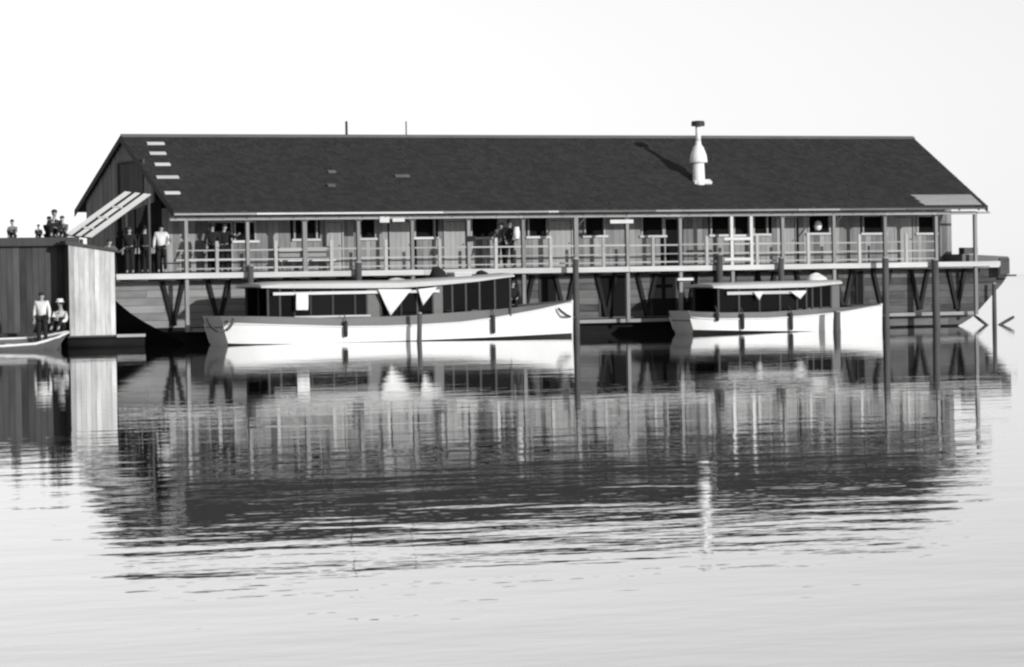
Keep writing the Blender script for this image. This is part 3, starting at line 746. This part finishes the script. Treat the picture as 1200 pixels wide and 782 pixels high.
# bench on the veranda
b0, b1 = X(326, 1.3, 300), X(392, 1.3, 300)
be = thing('veranda_bench', 'long pale plank bench on the veranda near the left end', 'bench', ((b0+b1)/2, 1.4, ZD))
for k in range(3): MB((b0, 1.2, 2.9)).box(b0, b1, 1.16+k*.15, 1.29+k*.15, ZD+.40, ZD+.44).build('seat_plank', 'pale_board', be)
for k in range(2): MB((b0, 1.6, 3)).box(b0, b1, 1.63, 1.66, ZD+.55+k*.2, ZD+.70+k*.2).build('back_plank', 'trim_wood', be)
for t in (.05, .5, .95):
    x = b0+(b1-b0)*t; MB((x, 1.4, ZD)).box(x-.03, x+.03, 1.17, 1.23, ZD+.002, ZD+.398).box(x-.03, x+.03, 1.56, 1.62, ZD+.002, ZD+.95).build('leg', 'post_wood', be)
# deck gear at the right end
p, q = P(1130, 298, .9), P(1142, 290.5, .9)
o = thing('deck_crate', 'dark low crate on the deck beside the right corner post', 'crate', (p.x, .9, 2.85))
for k in range(3):
    z0 = 2.845+k*.085
    for y in (.9, 1.27): MB(p).box(p.x, q.x+.15, y, y+.03, z0, z0+.078).build('crate_slat', 'dark_wood', o)
for x in (p.x, q.x+.12): MB(p).box(x, x+.03, .935, 1.265, 2.842, 3.1).build('end_board', 'dark_wood', o)
MB(p).box(p.x+.035, q.x+.115, .935, 1.265, 2.842, 2.87).build('crate_floor', 'dark_wood', o)
# dark cloth on the railing
heap_pts = [(547, 277), (558, 276.5), (556, 283), (546, 283.5)]
g = MB(P(547, 277, .02)); q = [P(*a, .02) for a in heap_pts]
g.grid([[q[0].lerp(q[3], i/4).lerp(q[1].lerp(q[2], i/4), j/6)+Vector((0, .02*math.sin(j*1.7+i), 0)) for j in range(7)] for i in range(5)])
tag(g.build('dark_cloth', 'cloth_dark', smooth=True, solid=.02), 'small dark cloth tied to a veranda post by the widest window', 'cloth')
# white lamp in a window
c = P(958.5, 264.5, YW-.2)
o = thing('hanging_lamp', 'small white oval lamp hanging before a dark window right of the white entrance', 'lamp', c)
MB(c).lathe(c, [(.03, -.20), (.12, -.15), (.155, -.02), (.13, .12), (.05, .2)], 14).build('lamp_globe', 'chimney_white', o, smooth=True)
MB(c).tube([c+Vector((0, 0, .19)), c+Vector((0, 0, .62))], .01, 6).build('cord', 'iron', o)
# ladder-like landing steps under the deck by the middle piling
sx = X(797, .5, 327)
MB((sx, .4, 2)).box(X(788, .3, 327), X(806.5, .3, 327), -.12, .05, Z(797, 329, .0), Z(797, 326, .0)).build('step_board', 'pale_board', club)

# ------------------------------------------------------------------ people
def skin_obj(name, verts, edges, m, parent, sub=1):
    me = bpy.data.meshes.new(name); me.from_pydata([v for v, r in verts], edges, []); me.materials.append(MATS[m]); me.update()
    ob = bpy.data.objects.new(name, me); COL.objects.link(ob); ob.parent = parent
    md = ob.modifiers.new('skin', 'SKIN'); md.use_smooth_shade = True
    if not me.skin_vertices: me.attributes  # layer is made with the modifier
    for i, (v, r) in enumerate(verts):
        sv = me.skin_vertices[0].data[i]; sv.radius = (r, r) if not isinstance(r, tuple) else r; sv.use_root = (i == 0)
    sd_ = ob.modifiers.new('sub', 'SUBSURF'); sd_.levels = sub; sd_.render_levels = sub
    return ob
POSES = {
    'stand': dict(L=((.18, 0, 1.40), (.235, .03, 1.13), (.24, -.05, .88)), R=((-.18, 0, 1.40), (-.235, .03, 1.13), (-.24, -.05, .88)),
                  l=((.09, 0, .92), (.105, -.02, .50), (.11, .02, .09)), r=((-.09, 0, .92), (-.10, -.02, .50), (-.11, .02, .09)), lean=0, head=(0, 0), down=0),
    'rail': dict(L=((.18, -.05, 1.38), (.26, -.10, 1.12), (.20, -.34, .95)), R=((-.18, -.05, 1.38), (-.25, -.08, 1.12), (-.22, -.33, .95)),
                 l=((.09, 0, .92), (.10, -.03, .50), (.10, .03, .09)), r=((-.09, 0, .92), (-.105, .0, .50), (-.12, .08, .09)), lean=-.07, head=(0, -.03), down=0),
    'reach': dict(L=((.18, -.03, 1.40), (.33, -.12, 1.22), (.46, -.24, 1.30)), R=((-.18, 0, 1.40), (-.235, .03, 1.13), (-.22, -.08, .89)),
                  l=((.09, 0, .92), (.11, -.02, .50), (.12, .02, .09)), r=((-.09, 0, .92), (-.10, -.02, .50), (-.10, .04, .09)), lean=-.02, head=(.02, -.01), down=0),
    'hip': dict(L=((.18, 0, 1.40), (.34, .06, 1.16), (.19, -.04, .99)), R=((-.18, 0, 1.40), (-.24, .02, 1.13), (-.25, -.06, .88)),
                l=((.09, 0, .92), (.12, -.02, .50), (.14, .02, .09)), r=((-.09, 0, .92), (-.10, -.02, .50), (-.10, .02, .09)), lean=0, head=(.01, 0), down=0),
    'sit': dict(L=((.18, 0, .46), (.24, -.05, .20), (.15, -.30, .10)), R=((-.18, 0, .46), (-.24, -.05, .20), (-.13, -.31, .12)),
                l=((.09, -.02, -.02), (.11, -.42, .03), (.11, -.38, -.38)), r=((-.09, -.02, -.02), (-.12, -.42, .03), (-.13, -.36, -.38)), lean=-.03, head=(0, -.02), down=-.94),
    'knees': dict(L=((.18, -.05, .44), (.20, -.22, .22), (.08, -.38, .24)), R=((-.18, -.05, .44), (-.20, -.22, .22), (-.06, -.37, .25)),
                  l=((.09, -.02, .02), (.11, -.33, .32), (.10, -.50, .03)), r=((-.09, -.02, .02), (-.12, -.33, .32), (-.11, -.50, .03)), lean=-.06, head=(0, -.04), down=-.88),
}
def person(label, loc, rotz, pose, shirt, trousers, hat=None, s=1.0, group=None):
    p = POSES[pose]; o = thing('person', label, 'person', loc, group); o.rotation_euler.z = rotz; o.scale = (s, s, s)
    d, ln = p['down'], p['lean']; hx_, hy_ = p['head']; V = Vector
    tor = [V((0, 0, .95+d)), V((0, ln*.35, 1.10+d)), V((0, ln*.8, 1.28+d)), V((0, ln+.01, 1.43+d)), V((hx_*.4, ln-.005+hy_*.5, 1.51+d)), V((hx_, ln-.02+hy_, 1.585+d)), V((hx_, ln-.015+hy_, 1.665+d))]
    vs, es = [], []
    def put(v, r, pa=None):
        vs.append((tuple(v), r)); n = len(vs)-1
        if pa is not None: es.append((pa, n))
        return n
    a = put(tor[0], (.13, .10)); tl = [a]
    for v, r in zip(tor[1:], ((.12, .09), (.14, .10), (.06, .06), (.05, .055), (.083, .092), (.062, .07))): a = put(v, r, a); tl.append(a)
    put(tor[5]+V((0, -.108, -.012)), .016, tl[5])                                 # nose
    for sx_ in (-1, 1): put(tor[5]+V((sx_*.088, .01, 0)), .016, tl[5])           # ears
    for key, sg in (('L', 1), ('R', -1)):
        sh_, el, wr = [V(q) for q in p[key]]
        i = put(sh_, .06, tl[2]); i = put(el, .042, i); i = put(wr, (.03, .024), i)
        dr = (wr-el).normalized(); side = V((sg, 0, 0)); side = (side-dr*side.dot(dr)).normalized() if abs(side.dot(dr)) < .95 else V((0, -1, 0))
        nn = dr.cross(side).normalized(); inward = V((-sg*.3, -.5, -.3))
        palm = put(wr+dr*.075, (.036, .018), i)
        for f in range(4):
            off = (f-1.5)*.019; ln_ = (.072, .082, .078, .060)[f]
            b = wr+dr*.09+side*off; k1 = put(b+dr*.012, .0095, palm); k2 = put(b+dr*(.012+ln_*.5)+nn*.006, .0085, k1); put(b+dr*(.012+ln_*.9)+nn*.028, .007, k2)
        t = wr+dr*.045-side*.030; k1 = put(t, .011, palm); put(t-side*.022+dr*.038, .009, k1)
    for key in 'lr':
        h_, k_, an = [V(q) for q in p[key]]
        i = put(h_, .085, 0); i = put(k_, .056, i); i = put(an, .038, i)
        put(an+V((0, -.10, -.045)), (.036, .028), i)
    skin_obj('body', vs, es, 'skin', o, 1)
    # clothes: a shirt and trousers that follow the body
    v2 = [(tuple(tor[0]+V((0, 0, -.03))), (.155, .12)), (tuple(tor[1]), (.145, .112)), (tuple(tor[2]), (.165, .125)), (tuple(tor[3]+V((0, 0, -.035))), (.085, .08))]; e2 = [(0, 1), (1, 2), (2, 3)]
    for key in 'LR':
        sh_, el, wr = [V(q) for q in p[key]]; n = len(v2)
        v2 += [(tuple(sh_), .082), (tuple(el), .060), (tuple(el.lerp(wr, .88)), .046)]; e2 += [(2, n), (n, n+1), (n+1, n+2)]
    skin_obj('shirt', v2, e2, shirt, o, 1)
    v3 = [(tuple(tor[0]+V((0, 0, .03))), (.150, .118))]; e3 = []
    for key in 'lr':
        h_, k_, an = [V(q) for q in p[key]]; n = len(v3)
        v3 += [(tuple(h_), .105), (tuple(k_), .075), (tuple(k_.lerp(an, .9)), .060)]; e3 += [(0, n), (n, n+1), (n+1, n+2)]
    skin_obj('trousers', v3, e3, trousers, o, 1)
    for key in 'lr':
        an = V(p[key][2]); skin_obj('shoe', [(tuple(an+V((0, .03, -.05))), (.042, .038)), (tuple(an+V((0, -.07, -.052))), (.046, .034)), (tuple(an+V((0, -.15, -.058))), (.036, .026))], [(0, 1), (1, 2)], 'hair', o, 1)
    hc = tor[5]+V((0, .008, .028))
    g = MB(); g.lathe(hc, [(.10, .0 if hat else -.02), (.102, .03), (.09, .075), (.05, .10), (.005, .108)], 14, .95, 1.1)
    if hat in (None, 'hair'):
        h = g.build('hair', 'hair', None, smooth=True)
    else:
        g = MB(); br, hm = {'brim': (.17, hat_m(hat)), 'cap': (.115, hat_m(hat)), 'straw': (.19, 'straw'), 'dark': (.16, 'cloth_dark'), 'white': (.14, 'cloth_white')}.get(hat, (.15, 'cloth_dark'))
        g.lathe(hc+V((0, 0, .02)), [(.10, -.012), (br, -.005), (br, .006), (.103, .012), (.10, .075), (.085, .095), (.005, .10)], 16, .95, 1.08)
        h = g.build('hat', hm, None, smooth=False)
        hh = MB(); hh.lathe(hc, [(.094, -.05), (.098, -.01), (.097, .008)], 14, .95, 1.06); hr = hh.build('hair', 'hair', None, smooth=True); hr.parent = o
    h.parent = o
    for sx_ in (-1, 1):
        e = MB().lathe(tor[5]+V((sx_*.032, -.083, .012)), [(.002, -.009), (.010, 0), (.002, .009)], 8).build('eye', 'hair', None); e.parent = o
    return o
def hat_m(h): return 'cloth_dark'
def o_local(o): return o

def feet(px, Y, zf): return Vector((X(px, Y, 300), Y, zf+.012))
ZDK = ZD+.0
LEFT = 0.45    # yaw that turns a figure towards the camera
def put_person(label, px, Y, zf, rot, pose, shirt, trousers, hat, s=1., group=None):
    return person(label, feet(px, Y, zf), rot, pose, shirt, trousers, hat, s, group)
G1 = 'people on the deck and veranda'
put_person('person in a white shirt standing on deck by the left corner of the clubhouse', 189, 1.0, ZDK, -.35, 'hip', 'cloth_white', 'cloth_dark', 'hair', 1.02, G1)
put_person('person in dark clothes standing under the awning, next to the white shirt', 170, 1.15, ZDK, -.1, 'stand', 'cloth_dark', 'cloth_dark', 'dark', 1.0, G1)
put_person('person in dark clothes under the awning, close to the booth', 152, 1.0, ZDK, -.6, 'stand', 'cloth_dark', 'cloth_dark', 'hair', .98, G1)
put_person('person in a grey shirt looking out just above the pale booth', 128, .9, ZDK-.42, -.4, 'reach', 'cloth_grey', 'cloth_dark', 'hair', .98, G1)
put_person('person in dark clothes and hat at the railing before the open left doorway', 249, .52, ZDK, -.3, 'rail', 'cloth_dark', 'cloth_dark', 'dark', 1.03, G1)
put_person('hatless person in dark clothes with one arm out before the open left doorway', 263, .62, ZDK, -.4, 'reach', 'cloth_dark', 'cloth_dark', 'hair', 1.02, G1)
put_person('person in a grey shirt on the veranda, reaching towards the widest dark window', 587, .75, ZDK, -.5, 'reach', 'cloth_grey', 'cloth_dark', 'hair', 1.0, G1)
put_person('person in dark clothes and dark hat at the rail beside a white sack', 597, .5, ZDK, -.2, 'rail', 'cloth_dark', 'cloth_dark', 'dark', 1.06, G1)
# white sack hanging over the rail beside him
p0_, p1_ = P(602, 280, .02), P(608.5, 266, .02)
g = MB(p0_); rows = []
for i in range(8):
    t = i/7; w = (p1_.x-p0_.x)/2*(.75+.3*math.sin(t*3.0)); rows.append([Vector(((p0_.x+p1_.x)/2+w*math.cos(a), .02+.10*math.sin(a), p0_.z+(p1_.z-p0_.z)*t)) for a in [2*math.pi*k/10 for k in range(11)]])
g.grid(rows); tag(g.build('white_sack', 'cloth_white', smooth=True), 'white sack hung up at the veranda rail beside the person in the dark hat', 'sack')
G2 = 'people sitting on the flat shed roof'
def roof_sitter(label, px, s, shirt, hat, rot, dy=0.0):
    Y = YSH+.45+dy; person(label, Vector((X(px, Y, 275), Y, zst+.07*s)), rot, 'knees', shirt, 'cloth_dark', hat, s, G2)
roof_sitter('person in dark clothes, tallest figure sitting on the flat shed roof', 64, 1.12, 'cloth_dark', 'hair', -.3)
roof_sitter('person in dark clothes sitting close beside the tallest figure, on its left', 56.5, .86, 'cloth_dark', 'hair', .1, .25)
roof_sitter('person in grey sitting on the shed roof beside the tallest figure, nearer the awning', 74, .88, 'cloth_grey', 'hair', -.6, .3)
roof_sitter('smallest dark figure sitting alone on the shed roof', 45, .55, 'cloth_dark', 'hair', -.2)
roof_sitter('person in grey sitting on the shed roof at the left edge', 15, .75, 'cloth_grey', 'hair', -.5)
person('person in a white shirt standing in the pale rowboat', Vector((X(48, rby, 370), rby-.1, .10)), -.5, 'stand', 'cloth_white', 'cloth_dark', 'hair', 1.08)
person('person in a white shirt and white hat crouching on the stage beside the booth', Vector((X(72, -.62, 365), -.62, .66)), -.7, 'knees', 'cloth_white', 'cloth_dark', 'white', 1.25)
person('person in dark clothes seated at the open front of the longer launch', Vector((X(601, YC1-.2, 355), YC1-.2, 1.35)), -.4, 'sit', 'cloth_dark', 'cloth_dark', 'hair', .95)
